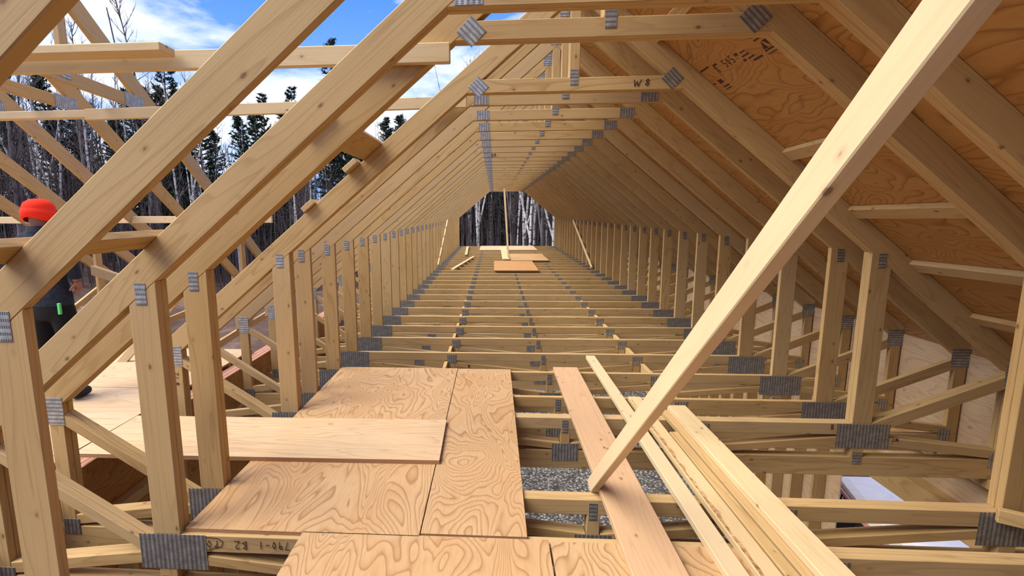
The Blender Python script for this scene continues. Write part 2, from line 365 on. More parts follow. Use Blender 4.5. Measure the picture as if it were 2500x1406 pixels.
for k, (Y, dbl, dia, lab) in enumerate(lst):
    if dia: o = double if not used['double'] else copy_tree(double); used['double'] = 1
    elif dbl: o = p1t
    else: o = single if not used['single'] else copy_tree(single); used['single'] = 1
    o.location = (0, Y, 0); WM[o.name] = Matrix.Translation((0, Y, 0)); TR[round(Y, 2)] = o
    tag(o, lab, 'roof truss', 'attic roof trusses in a row')
SC.view_layers[0].update()
t = TR[2.03]
writing('handwriting', '790-1', (-.925, 2.027, -.020), (-1, 0, 0), (0, 0, -1), (0, -1, 0), .036, t, .0028)
writing('handwriting', 'B2', (-1.125, 2.027, -.022), (-1, 0, 0), (0, 0, -1), (0, -1, 0), .040, t, .0028)
writing('handwriting', 'PO', (-1.262, 2.027, -.024), (-1, 0, 0), (0, 0, -1), (0, -1, 0), .036, t, .0026)
bm = bmesh.new()
wl = [(-1.318, -.008), (-1.26, -.012), (-1.238, -.028), (-1.246, -.052), (-1.318, -.072)]
for p, q in zip(wl, wl[1:]):
    d = Vector((q[0]-p[0], 0, q[1]-p[1])).normalized(); n = Vector((-d.z, 0, d.x))*.0014
    a, b = Vector((p[0], 2.0264, p[1])), Vector((q[0], 2.0264, q[1]))
    bar_bm(bm, a-n, b-n, n*2, (0, .001, 0), 0)
mesh_obj('handwriting', bm, 'ink', frame((-1.28, 2.027, -.04), (1, 0, 0)), t)
t = TR[3.44]
writing('handwriting', 'W', (.885, 3.440, 2.246), (1, 0, 0), (0, 0, 1), (0, -1, 0), .038, t, .0045, lean=.15, wf=1.15)
writing('handwriting', '8', (.957, 3.440, 2.248), (1, 0, 0), (0, 0, 1), (0, -1, 0), .040, t, .0045, lean=.2, wf=.7)
writing('handwriting', 'W', (-2.330, 3.440, .20), (0, 0, 1), (-1, 0, 0), (0, -1, 0), .034, t, .003)
writing('handwriting', '12', (-2.330, 3.440, .245), (0, 0, 1), (-1, 0, 0), (0, -1, 0), .034, t, .003)
writing('handwriting', 'B', (2.325, 3.440, -.046), (1, 0, 0), (0, 0, 1), (0, -1, 0), .036, t, .0032)
writing('handwriting', 'EM', (2.735, 3.440, -.125), (1, 0, 0), (0, 0, 1), (0, -1, 0), .028, t, .0026)
t = TR[2.41]
writing('handwriting', 'W7', (.24, 2.4085, -.275), (1, 0, 0), (0, 0, 1), (0, -1, 0), .034, t, .003, lean=.2)
t = TR[7.51]
writing('handwriting', 'W8', (.02, 7.505, HC+.055), (-1, 0, 0), (0, 0, -1), (0, -1, 0), .045, t, .004)
t = TR[5.07]
writing('handwriting', 'W', (-.27, 5.0665, -.155), (1, 0, 0), (0, 0, 1), (0, -1, 0), .035, t, .003)

# ------------------------------------------------------------------ boards in the attic
def lay(name, x0, x1, ya, yb, za, zb, t_, mat, lab, cat, grp=None, skew=0):
    o = bar(name, (x0, ya, za), (x0+skew, yb, zb), (x1-x0, 0, 0), (0, 0, t_), mat); tag(o, lab, cat, grp); return o
G = 'loose boards lying across the floor chords'
lay('plank', .545, .765, 1.2, 4.51, .022, .002, .036, 'fir_board', 'widest loose plank, pinkish fir, lying across the floor chords past the brace foot', 'board', G)
lay('plank', .912, .998, 1.2, 4.90, .022, .002, .036, 'spruce_pale', 'narrow loose board reaching farthest back, beside the wide fir plank', 'board', G)
wane = lay('plank', 1.036, 1.128, 1.2, 3.79, .022, .002, .036, 'spruce_pale', 'loose board with a barky orange waney edge, passing under the brace', 'board', G)
bm = bmesh.new(); rs = random.Random(5); n_ = 46
pl, pr_ = [], []
for i in range(n_+1):
    y = 1.22+(3.72-1.22)*i/n_; z_ = .022-.02*(y-1.2)/2.59+.0372; w_ = (.010+.016*rs.random())*(1 if y < 3.2 else .5)
    pl.append(bm.verts.new((1.0365, y, z_-.012))); pr_.append((bm.verts.new((1.040, y, z_)), bm.verts.new((1.040+w_, y, z_))))
for i in range(n_):
    bm.faces.new((pl[i], pl[i+1], pr_[i+1][0], pr_[i][0])); bm.faces.new((pr_[i][0], pr_[i+1][0], pr_[i+1][1], pr_[i][1]))
tag(mesh_obj('waney_edge', bm, 'bark_edge', frame((1.04, 2.4, .05), (0, 1, 0)), wane), 'rough orange brown bark edge')
lay('plank', 1.205, 1.305, 1.2, 3.54, .022, .002, .036, 'spruce', 'lower board of the stacked pair at the right of the loose boards', 'board', G)
lay('plank', 1.245, 1.372, 1.2, 3.53, .060, .040, .036, 'spruce_pale', 'top board of the stacked pair, outermost right of the loose boards', 'board', G)
lay('plank', 1.140, 1.195, 1.2, 3.17, .022, .002, .036, 'spruce', 'shortest and narrowest loose strip, tight against the stacked pair', 'board', G)
# diagonal brace
Mt, Mb = Vector((.5749, .69, 1.7126)), Vector((.508, 2.486, 0)); d = Mt-Mb
P1_ = Mb; Q1_ = Mb+d*1.27
bm = bmesh.new(); w_, n_ = Vector((.0066, .0579, .0605)), Vector((.0359, -.0013, -.0027))
pb = P1_; A0 = pb; 
def onfloor(p): return p-d*(p.z/d.z)
corner_bm(bm, (onfloor(A0), onfloor(A0+w_), onfloor(A0+w_+n_), onfloor(A0+n_), Q1_, Q1_+w_, Q1_+w_+n_, Q1_+n_), .003)
tag(mesh_obj('diagonal_brace', bm, 'spruce_pale', frame((Mb+Q1_)/2, d, n_)), 'long pale diagonal brace rising from the floor chord across the right half', 'brace')
tag(bar('scrap_block', (2.415, 2.375, -.035), (2.72, 2.20, -.035), (0, 0, .068), (.018, .031, 0), 'spruce'), 'short block end at the foot of the rightmost post over its dark plate', 'board')
# strongbacks between the floor webs
for X, sd in ((-.515, 'left'), (1.50, 'right')):
    y = 1.9; i = 0
    for y1 in (5.9, 11.0, 16.0, 20.9):
        o = bar('strongback', (X, y, -.215), (X, y1, -.215), (.036, 0, 0), (0, 0, .124), 'spruce')
        nm = ['nearest', 'second', 'third', 'farthest'][i]
        tag(o, f'{nm} length of strongback board running under the floor chords on the {sd} side', 'board', 'strongback boards'); y = y1+.01; i += 1
# plywood sub-floor
def sheet(name, x0, x1, y0, y1, z, lab, mat='plywood', cat='plywood sheet', grp=None, grain='y', t_=.018):
    root = box(name, (x0, y0, z), (x1, y1, z+t_), mat, None, 0, frame(((x0+x1)/2, (y0+y1)/2, z+t_/2), (0, 1, 0) if grain == 'y' else (1, 0, 0)))
    me = root.data; me.materials.append(MAT['plywood_edge'])
    for p in me.polygons:
        if abs(p.normal.z) < .5: p.material_index = 1
    tag(root, lab, cat, grp); return root
g = 'plywood sub-floor sheets'
sheet('plywood_sheet', -1.427, -.335, 2.05, 4.49, .001, 'large plywood floor sheet with looping grain, beside the left posts', grp=g)
sheet('plywood_sheet', -.329, .152, 2.07, 4.48, .001, 'narrow ripped plywood floor sheet right of the large looping-grain sheet', grp=g)
sheet('plywood_sheet', -.87, .243, .35, 2.055, .001, 'nearest plywood floor sheet, cut off by the bottom of the picture at centre', grp=g)
sheet('plywood_sheet', .252, 1.42, .35, 2.045, .001, 'nearest plywood floor sheet at right, under the ends of the loose planks', grp=g)
bm = bmesh.new(); corner_bm(bm, ((-2.513, 2.67, .021), (-.312, 2.70, .020), (-.324, 3.27, .020), (-2.522, 3.235, .021), (-2.513, 2.67, .045), (-.312, 2.70, .044), (-.324, 3.27, .044), (-2.522, 3.235, .045)), 0)
o = mesh_obj('plywood_strip', bm, ['plywood_strip', 'plywood_edge'], frame((-1.4, 2.97, .034), (1, 0, 0)))
for p in o.data.polygons:
    if abs(p.normal.z) < .5: p.material_index = 1
tag(o, 'long ripped plywood strip lying crosswise on the floor sheet, through the left posts', 'plywood strip')
g = 'loose plywood pieces far down the attic floor'
sheet('plywood_sheet', 0, 1.09, 12.24, 14.57, .001, 'small orange plywood sheet farthest forward of the pieces down the attic', 'plywood_orange', grp=g)
sheet('plywood_sheet', .49, 1.6, 14.75, 17.05, .001, 'middle plywood sheet of the pieces down the attic, set to the right', 'plywood', grp=g)
sheet('plywood_sheet', -.55, 1.6, 18.65, 20.9, .001, 'farthest wide plywood sheet lying at the gable opening', 'plywood_strip', grp=g)
lay('plank', .245, .465, 14.85, 19.6, .022, .022, .036, 'spruce_pale', 'wide plank lying lengthwise under the foot of the upright stick at the far end', 'board')
tag(bar('plank', (-1.075, 12.42, .002), (-.69, 15.9, .002), (.085, -.01, 0), (0, 0, .036), 'spruce_pale'), 'loose board lying askew on the left of the attic floor', 'board')
tag(bar('plank', (-.97, 16.6, .002), (-1.11, 20.4, .002), (.085, .0, 0), (0, 0, .036), 'spruce_pale'), 'short loose board near the far left posts', 'board')
tag(bar('upright_stick', (.40, 15.05, .06), (.27, 15.5, 2.19), (.055, 0, 0), (0, .036, 0), 'spruce_pale'), 'thin upright stick standing in the middle near the gable opening', 'brace')
tag(bar('wall_brace', (XL+.002, 12.67, .06), (XL+.002, 15.47, 1.14), (0, -.03, .06), (.03, 0, 0), 'spruce_pale'), 'slanting brace nailed across the far left knee posts', 'brace')
tag(bar('wall_brace', (XR-.032, 12.74, .0), (XR-.032, 15.96, 1.12), (0, -.03, .06), (.03, 0, 0), 'spruce_pale'), 'slanting brace nailed across the far right knee posts', 'brace')

# spacer boards on and between the rafters, left slope
nl = Vector((-S, 0, 1)).normalized(); ul = Vector((1, 0, S)).normalized()
def spacer(x0, w, ya, yb, lab, mat='spruce'):
    p = Vector((x0, ya, zl(x0)+RV+.0005)); q = Vector((x0, yb, p.z))
    tag(bar('spacer_board', p, q, ul*w, nl*.036, mat), lab, 'board', 'spacer boards nailed on top of the left rafters')
spacer(-1.475, .084, .3, 2.11, 'spacer board on the nearest left rafters, running behind the large crossing rafter')
spacer(-.883, .168, 2.38, 3.55, 'spacer board bridging the two two-ply trusses on the left slope')
spacer(-1.30, .10, 3.40, 3.60, 'short stub of board on top of the left rafter of the truss lettered W 8')
spacer(-.99, .11, 3.36, 3.50, 'second stub of board higher on the left rafter of the truss lettered W 8')
# long horizontal boards nailed to the faces of the left rafters
tag(bar('ribbon_board', (-3.7, 2.366, 2.123), (-.20, 2.366, 2.123), (0, 0, .084), (0, .040, 0), 'spruce_pale'), 'upper long horizontal board in front of the left rafters, its sawn end showing', 'board')
tag(bar('ribbon_board', (-3.7, 2.240, 2.168), (-1.46, 2.240, 2.168), (0, 0, .036), (0, .11, 0), 'spruce_pale'), 'short flat board lying against the upper long horizontal board at left', 'board')
tag(bar('ribbon_board', (-3.09, 3.76, 2.163), (-.20, 3.76, 2.20), (0, 0, .080), (0, .038, 0), 'spruce_pale'), 'lower long horizontal board crossing behind the left rafters', 'board')
tag(bar('ribbon_board', (-5.2, 3.80, 2.19), (-2.95, 3.80, 2.19), (0, 0, .055), (0, .085, 0), 'spruce_pale'), 'board spliced behind the left end of the lower long horizontal board', 'board')

# ------------------------------------------------------------------ right roof slope
nr = Vector((S, 0, 1)).normalized(); dn = Vector((1, 0, -S)).normalized()
slope_len = 4.42; rows = 4; rw = slope_len/rows; pos = 0
apex = Vector((XA, 0, ZA+RV+.0006))
sh = {}
rown = ['top', 'second from ridge', 'third from ridge', 'lowest']
for r in range(rows):
    ys = [-3.4]; y = -3.4+(1.2 if r % 2 else 2.44)  # rows carried on unseen behind the viewer, added to block light from the back
    while y < 21.4: ys.append(y); y += 2.44
    ys.append(21.4)
    for k in range(len(ys)-1):
        a, b = ys[k]+.0006, ys[k+1]-.0006
        p = apex+dn*(r*rw+.0004); w = dn*(rw-.0008)
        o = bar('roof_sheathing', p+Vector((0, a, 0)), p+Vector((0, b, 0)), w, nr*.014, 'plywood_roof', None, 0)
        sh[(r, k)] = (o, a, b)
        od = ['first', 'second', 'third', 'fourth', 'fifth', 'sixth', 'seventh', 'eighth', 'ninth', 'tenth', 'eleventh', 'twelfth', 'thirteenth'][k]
        tag(o, f'roof plywood seen from below, {rown[r]} row, {od} sheet counted from behind the viewer', 'plywood sheet', 'plywood sheathing on the right roof slope')
# blocks between rafters under the sheathing
def rblock(x0, w, ya, yb, lab, dy=0):
    zt = lambda x: zr(x)+RV-.0008
    p = Vector((x0, ya, zt(x0))); q = Vector((x0+dy, yb, zt(x0+dy)))
    tag(bar('blocking', p, q, dn*w, -nr*.036, 'spruce'), lab, 'board', 'blocking between the right rafters')
g2 = 'blocking under the roof plywood between the two-ply trusses, '
rblock(1.83, .085, 2.49, 3.4425, g2+'just above the brace', .03)
rblock(2.28, .09, 2.49, 3.4425, g2+'just right of the brace', .02)
rblock(2.70, .09, 2.49, 3.4425, g2+'third down from the brace', .02)
rblock(3.12, .09, 2.49, 3.4425, g2+'lowest near the eave', .02)
rblock(.99, .07, 2.49, 3.4425, g2+'uppermost near the collar ties')
# printed stamps on the underside of the plywood
key = [k for k, (o, a, b) in sh.items() if k[0] == 0 and a < 3.0 < b][0]
so = sh[key][0]
def on_roof(x, y): return Vector((x, y, zr(x)+RV+.0004))
def stamp(text, x, y, h, lw, adv=.85):
    return writing('ink_stamp', text, on_roof(x, y), (0, -1, 0), dn*-1, -nr, h, so, lw*.7, adv, 'stamp_ink')
def rowof(x): return int(((x-XA)/dn.x)/rw)
stamp('505', 1.345, 3.17, .05, .009); stamp('8', 1.35, 3.28, .05, .009)
bm = bmesh.new()
def patch(x, y, w, h, bm=bm):   # w along -y, h up the slope
    p = on_roof(x, y)-nr*.0006
    bar_bm(bm, p, p+Vector((0, -w, 0)), -dn*h, nr*.0009, 0)
for i, (x, y, w, h) in enumerate([(1.315, 2.80, .085, .010), (1.298, 2.80, .085, .006), (1.375, 2.80, .085, .010), (1.391, 2.80, .085, .006)]): patch(x, y, w, h)
p = [on_roof(a, b)-nr*.0006 for a, b in ((1.364, 2.795), (1.364, 2.755), (1.326, 2.765))]; v = [bm.verts.new(q) for q in p]; bm.faces.new(v)
p = [on_roof(a, b)-nr*.0006 for a, b in ((1.364, 2.745), (1.326, 2.725), (1.326, 2.765))]
p = [on_roof(a, b)-nr*.0006 for a, b in ((1.326, 2.755), (1.326, 2.718), (1.360, 2.722), (1.345, 2.738))]; v = [bm.verts.new(q) for q in p]; bm.faces.new(v)
for x, y, w, h in [(1.325, 3.02, .03, .018), (1.325, 2.97, .05, .008), (1.345, 2.98, .07, .010), (1.365, 3.0, .03, .014), (1.365, 2.95, .06, .010), (1.385, 2.93, .09, .012),
                   (1.40, 3.37, .05, .03), (1.425, 3.37, .07, .010), (1.44, 3.37, .07, .007), (1.39, 3.43, .018, .014), (1.30, 3.43, .12, .012), (1.31, 3.27, .05, .014)]:
    patch(x, y, w, h)
mesh_obj('ink_stamp', bm, 'stamp_ink', frame(on_roof(1.34, 3), (0, 1, 0), nr), so)

# right eave wall
wr = empty('wall_right', (3.53, 10, -2.6)); tag(wr, 'right exterior wall of plywood and studs under the eave', 'wall', kind='structure')
bm = bmesh.new()
y = .4
def wsheet(y0, y1, z0, z1): box('wall_sheathing', (3.530, y0+.003, z0), (3.542, y1-.003, z1), 'plywood_wall', wr, 0, frame((3.536, (y0+y1)/2, (z0+z1)/2), (0, 1, 0)))
ys = [.4, 1.35, 3.6, 5.05, 7.3, 9.7, 12.1, 14.5, 16.9, 19.3, 21.4]
for a, b in zip(ys, ys[1:]): wsheet(a, b, -.40, zr(3.53)+.10)
for a, b in ((.4, 2.9), (5.0, 7.3), (7.3, 9.7), (9.7, 12.1), (12.1, 14.5), (14.5, 16.9), (16.9, 21.4)): wsheet(a, b, -2.6, -.40)
wsheet(2.9, 5.0, -.94, -.40); wsheet(2.9, 5.0, -2.6, -2.1)
y = .4
while y < 21.3:
    if not 2.95 < y < 4.95: bar('stud', (3.40, y, -2.56), (3.40, y, -.46), (.128, 0, 0), (0, .036, 0), 'spruce', wr)
    y += .37
bar('header', (3.40, 2.86, -.94), (3.40, 5.05, -.94), (.128, 0, 0), (0, 0, .20), 'spruce', wr)
bar('window_sill', (3.40, 2.9, -2.136), (3.40, 5.0, -2.136), (.128, 0, 0), (0, 0, .036), 'spruce', wr)
bar('top_plate', (3.40, .4, -.46), (3.40, 21.4, -.46), (.128, 0, 0), (0, 0, .073), 'spruce', wr)
bar('bottom_plate', (3.40, .4, -2.598), (3.40, 21.4, -2.598), (.128, 0, 0), (0, 0, .036), 'spruce', wr)

# unseen gable end, added behind the viewer to cut the light from there
bm = bmesh.new()
prism_bm(bm, [(-2.40, -.4), (3.52, -.4), (3.52, zr(3.52)+RV), (XA, ZA+RV), (-2.40, zl(-2.40)+RV)], -3.46, -3.448, 0)
tag(mesh_obj('wall_back_added', bm, 'plywood_wall', frame((XA, -3.45, 1.2), (1, 0, 0))), 'unseen plywood gable end added behind the viewer to block light', 'wall', kind='structure')
# ------------------------------------------------------------------ left deck, beam and wall
g = 'plywood deck sheets of the side wing'
names = {}
yy = [1.5, 2.72, 3.90, 5.12]
for i in range(3):
    xs = [-2.605, -5.0, -7.4] if i % 2 == 0 else [-2.605, -3.8, -6.2, -7.4]
    for j in range(len(xs)-1):
        lab = f"side wing deck plywood, {['front', 'middle', 'back'][i]} row, {['next to the beam', 'second from the beam', 'third from the beam'][j]}"
        sheet('deck_sheet', xs[j+1]+.003, xs[j]-(.003 if j else 0), yy[i]+.003, yy[i+1]-.003, -.017, lab, 'plywood_strip', grp=g, grain='x')
bm = bmesh.new()
for k in range(3): bar_bm(bm, (-2.60+k*.047, .3, -.42), (-2.60+k*.047, 7.6, -.42), (.044, 0, 0), (0, 0, .38), .002)
o = mesh_obj('laminated_beam', bm, ['plywood_roof', 'laminated_edge'], frame((-2.53, 4, -.2), (0, 1, 0)))
for p in o.data.polygons:
    if p.normal.z > .5: p.material_index = 1
tag(o, 'three-ply laminated beam with reddish layered edges along the side deck', 'beam')
wl_ = empty('wall_left', (-2.5, 5, -2.6)); tag(wl_, 'left storey wall of plywood under the laminated beam', 'wall', kind='structure')
for a, b in ((.3, 2.4), (2.4, 4.8), (4.8, 7.2), (7.2, 12), (12, 16.5), (16.5, 21.4)):
    box('wall_sheathing', (-2.53, a+.003, -2.6), (-2.518, b-.003, -.425), 'plywood_roof', wl_, 0, frame((-2.52, (a+b)/2, -1.5), (0, 1, 0)))
y = .5
while y < 21: bar('stud', (-2.516, y, -2.56), (-2.516, y, -.46), (.12, 0, 0), (0, .036, 0), 'spruce', wl_); y += .6
bar('top_plate', (-2.516, .4, -.46), (-2.516, 21.4, -.46), (.12, 0, 0), (0, 0, .072), 'spruce', wl_)
bar('bottom_plate', (-2.516, .4, -2.598), (-2.516, 21.4, -2.598), (.12, 0, 0), (0, 0, .036), 'spruce', wl_)
# deck joists of the wing
for i in range(9):
    y = 1.55+i*.44
    tag(bar('deck_joist', (-7.4, y, -.32), (-2.605, y, -.32), (0, .036, 0), (0, 0, .30), 'spruce'), ['first', 'second', 'third', 'fourth', 'fifth', 'sixth', 'seventh', 'eighth', 'ninth'][i]+' joist under the side wing deck, counted from the front', 'joist', 'deck joists of the side wing')
# wing trusses: planes nearly along the view, far rafters falling away
kx = -.125
dirw = Vector((kx, 1, 0)).normalized(); nw = Vector((1, -kx, 0)).normalized()
def wing_truss(X0, lab):
    root = empty('wing_truss', (X0-kx*4.2+kx*3.4, 3.4, 0))
    org = Vector((X0-kx*4.2, 0, 0))
    c = math.hypot(1, kx)
    def P(y, z): return org+Vector((kx*y, y, z))
    rise = .60; YA, ZT = 3.43, 3.09
    zt = lambda y: ZT-rise*abs(y-YA)
    dv = .175
    def pr(name, poly, ax):
        bm = bmesh.new(); a = [bm.verts.new(P(y, z)) for y, z in poly]; b = [bm.verts.new(P(y, z)-nw*.037) for y, z in poly]
        n = len(poly); fs = [bm.faces.new(a), bm.faces.new(b[::-1])]+[bm.faces.new((a[i], b[i], b[(i+1) % n], a[(i+1) % n])) for i in range(n)]
        bmesh.ops.bevel(bm, geom=list({e for f in fs for e in f.edges}), offset=.003, segments=1, affect='EDGES', clamp_overlap=True)
        cy_ = sum(p[0] for p in poly)/n; cz = sum(p[1] for p in poly)/n
        a_ = Vector((kx*ax[0], ax[0], ax[1])); mesh_obj(name, bm, 'spruce', frame(P(cy_, cz), a_, nw), root)
    pr('rafter', [(YA, ZT-dv), (YA, ZT), (7.7, zt(7.7)), (7.7, zt(7.7)-dv)], (1, -rise))
    pr('rafter', [(YA, ZT-dv), (YA, ZT), (2.62, zt(2.62)), (2.62, zt(2.62)-dv)], (1, rise))
    yc = YA+(ZT-dv-2.34)/rise
    pr('collar_tie', [(2.72, 2.34), (yc, 2.34), (yc-.092/rise, 2.432), (2.86, 2.432)], (1, 0))
    pr('king_post', [(YA-.04, 2.432), (YA+.04, 2.432), (YA+.04, ZT-dv-.02), (YA-.04, ZT-dv-.02)], (0, 1))
    pr('knee_post', [(6.32, .0), (6.45, .0), (6.45, zt(6.45)-dv), (6.32, zt(6.32)-dv)], (0, 1))
    pr('floor_chord', [(5.2, -.085), (7.6, -.085), (7.6, 0), (5.2, 0)], (1, 0))
    pr('web_member', [(6.46, .06), (7.45, .40), (7.5, .34), (6.46, -.02)], (1, .35))
    pr('end_post', [(7.45, 0), (7.54, 0), (7.54, zt(7.54)-dv), (7.45, zt(7.45)-dv)], (0, 1))
    for y0, z0, y1, z1, m_ in ((4.07, 2.33, 4.34, 2.44, 'plate_columns'), (3.36, 2.37, 3.46, 2.46, 'plate_rows'), (6.35, 1.02, 6.41, 1.16, 'plate_rows'), (7.42, .36, 7.58, .50, 'plate_rows')):
        a = P(y0, z0)+nw*.0004; bm = bmesh.new()
        bar_bm(bm, a, P(y1, z0)+nw*.0004, (0, 0, z1-z0), nw*.002, 0)
        mesh_obj('nail_plate', bm, m_, frame(P((y0+y1)/2, (z0+z1)/2), dirw, (0, 0, 1)), root)
    tag(root, lab, 'roof truss', 'side wing trusses at left')
for X0, lab in ((-3.0, 'side wing truss closest to the attic, its rafter slanting down right against the sky'), (-3.6, 'second side wing truss from the attic, its plated collar end just left of the splice'),
                (-4.28, 'third side wing truss from the attic, behind the worker'), (-5.0, 'fourth side wing truss from the attic, above the red hat'), (-5.7, 'fifth side wing truss, outermost seen at the left edge')):
    wing_truss(X0, lab)
tag(bar('ribbon_board', (-6.7, 6.05, 1.345), (-2.72, 6.05, 1.335), (0, 0, .085), (0, .037, 0), 'spruce_pale'), 'horizontal board at head height beyond the worker, nailed to the side wing trusses', 'board')
tag(bar('scrap_board', (-3.52, 4.15, .93), (-2.85, 4.55, .56), (0, 0, .085), (.02, .033, 0), 'spruce_pale'), 'short sloping board end right of the worker hip', 'board')
tag(bar('scrap_board', (-3.75, 4.6, .0), (-3.05, 4.75, .80), (.05, 0, -.06), (0, .036, 0), 'spruce_pale'), 'pale board leaning upright on the deck behind the worker legs', 'board')

# ------------------------------------------------------------------ outdoors
def smooth(a, b, x): t_ = min(1, max(0, (x-a)/(b-a))); return t_*t_*(3-2*t_)
def hgt(x, y):
    d_ = max(-x-9, y-23, x-9, 0)
    return -2.66+1.35*smooth(0, 14, d_)+.9*smooth(14, 60, d_)
bm = bmesh.new(); nx, ny = 110, 90; X0, X1, Y0, Y1 = -90, 60, -14, 105
vs = [[bm.verts.new((X0+(X1-X0)*i/nx, Y0+(Y1-Y0)*j/ny, 0)) for i in range(nx+1)] for j in range(ny+1)]
for row in vs:
    for v in row:
        d_ = max(-v.co.x-9, v.co.y-23, v.co.x-9, 0)
        v.co.z = hgt(v.co.x, v.co.y)+(random.uniform(-.14, .14) if d_ > 1 else 0)
for j in range(ny):
    for i in range(nx): bm.faces.new((vs[j][i], vs[j][i+1], vs[j+1][i+1], vs[j+1][i]))
o = mesh_obj('ground', bm, 'dirt'); tag(o, 'brown dirt ground around the house', 'ground', kind='structure')
for p in o.data.polygons: p.use_smooth = True
tag(box('floor', (-2.39, .2, -2.655), (3.39, 21.5, -2.60), 'gravel'), 'grey gravel floor of the storey below', 'floor', kind='structure')
mb = box('membrane_strip', (-4.6, .35, -2.60), (-2.66, 5.14, -2.585), 'membrane')
tag(box('membrane_strip', (-2.38, 4.3, -2.60), (-1.6, 5.2, -2.592), 'membrane'), 'blue grey membrane strip on the gravel below, beside the left wall', 'sheet')
bpy.data.objects.remove(mb)
# wrapped bundle outside the window opening
bd = empty('wrapped_bundle', (4.9, 4.8, -2.66)); tag(bd, 'white wrapped lumber bundle with a printed side, outside the lower window opening', 'bundle')
bm = bmesh.new()
top = [(3.83, 5.16), (3.98, 5.75), (6.9, 5.75), (6.9, 2.5), (3.75, 2.5), (3.72, 4.2)]
prof = [(-2.5, 0.0), (-1.72, 0.0), (-1.62, .02), (-1.60, .07)]
cx_, cy_ = 5.2, 4.2; rings = []
for z_, ins in prof:
    rings.append([bm.verts.new((x+(cx_-x)*ins, y+(cy_-y)*ins, z_)) for x, y in top])
for a, b in zip(rings, rings[1:]):
    for i in range(6): bm.faces.new((a[i], a[(i+1) % 6], b[(i+1) % 6], b[i]))
bm.faces.new(rings[-1]); bm.faces.new(rings[0][::-1])
mesh_obj('wrap', bm, 'white_wrap', None, bd)
bar('print_band', (3.725, 4.25, -2.15), (3.820, 5.14, -2.15), (-.008, 0, 0), (0, 0, .44), 'wrap_print', bd, 0)
bar('print_stripe', (3.722, 4.25, -1.755), (3.817, 5.14, -1.755), (-.010, 0, 0), (0, 0, .045), 'wrap_pink', bd, 0)
bar('print_band', (3.815, 5.15, -2.15), (3.965, 5.75, -2.15), (-.008, 0, 0), (0, 0, .51), 'wrap_print', bd, 0)
bar('print_stripe', (3.810, 5.15, -1.675), (3.960, 5.75, -1.675), (-.010, 0, 0), (0, 0, .04), 'wrap_pink', bd, 0)
writing('print_letters', 'MWM', (3.935, 5.70, -1.83), (-.25, -1, 0), (0, 0, 1), (-1, .25, 0), .14, bd, .03, 1.1, 'wrap_letter')

# trees
def tube(bm, pts, rad, n=5):
    prev = None
    for i, p in enumerate(pts):
        t_ = (pts[min(i+1, len(pts)-1)]-pts[max(i-1, 0)]).normalized()
        a = t_.orthogonal().normalized(); b = t_.cross(a)
        ring = [bm.verts.new(p+(a*math.cos(2*math.pi*k/n)+b*math.sin(2*math.pi*k/n))*rad[i]) for k in range(n)]
        if prev:
            # match nearest start
            off = min(range(n), key=lambda o_: (ring[o_].co-prev[0].co).length)
            ring = ring[off:]+ring[:off]
            for k in range(n): bm.faces.new((prev[k], prev[(k+1) % n], ring[(k+1) % n], ring[k]))
        prev = ring
def hardwood(name, H, R, nb, bark, twig, wob, seed, low=.3, spread=1.0):
    rd = random.Random(seed); bm = bmesh.new()
    pts = [Vector((0, 0, -.3))]; dx, dy = rd.uniform(-.08, .08), rd.uniform(-.04, .04)
    n = 9
    for i in range(1, n+1):
        dx += rd.uniform(-wob, wob); dy += rd.uniform(-wob, wob)
        pts.append(pts[-1]+Vector((dx, dy, 1))*(H/n))
    tube(bm, pts, [R*(1-.85*i/n) for i in range(n+1)], 7)
    if rd.random() < .45:
        k = rd.choice((2, 3)); q = [pts[k]]; ddx = rd.choice((-1, 1))*rd.uniform(.12, .3)
        for i in range(k, n): q.append(q[-1]+Vector((ddx+rd.uniform(-wob, wob), rd.uniform(-.1, .1), 1))*(H*.9/n))
        tube(bm, q, [R*.7*(1-.85*i/len(q)) for i in range(len(q))], 6)
    tr = mesh_obj(name, bm, bark)
    bm = bmesh.new()
    for b in range(nb):
        t_ = rd.uniform(low, .99); f_ = t_*n; i = min(int(f_), n-1); p = pts[i].lerp(pts[i+1], f_-i)
        a = rd.uniform(0, 6.283); ln = (1.1-t_*.75)*rd.uniform(.8, 2.2)*spread; u_ = rd.uniform(.5, 1.5)
        d_ = Vector((math.cos(a), math.sin(a), u_)).normalized(); q = [p]
        for s_ in range(3): d_ = (d_+Vector((rd.uniform(-.2, .2), rd.uniform(-.2, .2), rd.uniform(-.05, .3)))).normalized(); q.append(q[-1]+d_*ln/3)
        tube(bm, q, [.022, .015, .009, .004], 3)
        for s_ in range(4):
            k = rd.choice((1, 2, 2, 3)); e = (d_+Vector((rd.uniform(-.8, .8), rd.uniform(-.8, .8), rd.uniform(-.1, .6)))).normalized()
            m_ = q[k]+e*ln*.3; tube(bm, [q[k], m_, m_+(e+Vector((0, 0, .4))).normalized()*ln*.22], [.009, .006, .003], 3)
    br = mesh_obj('branches', bm, twig, None, tr)
    return tr
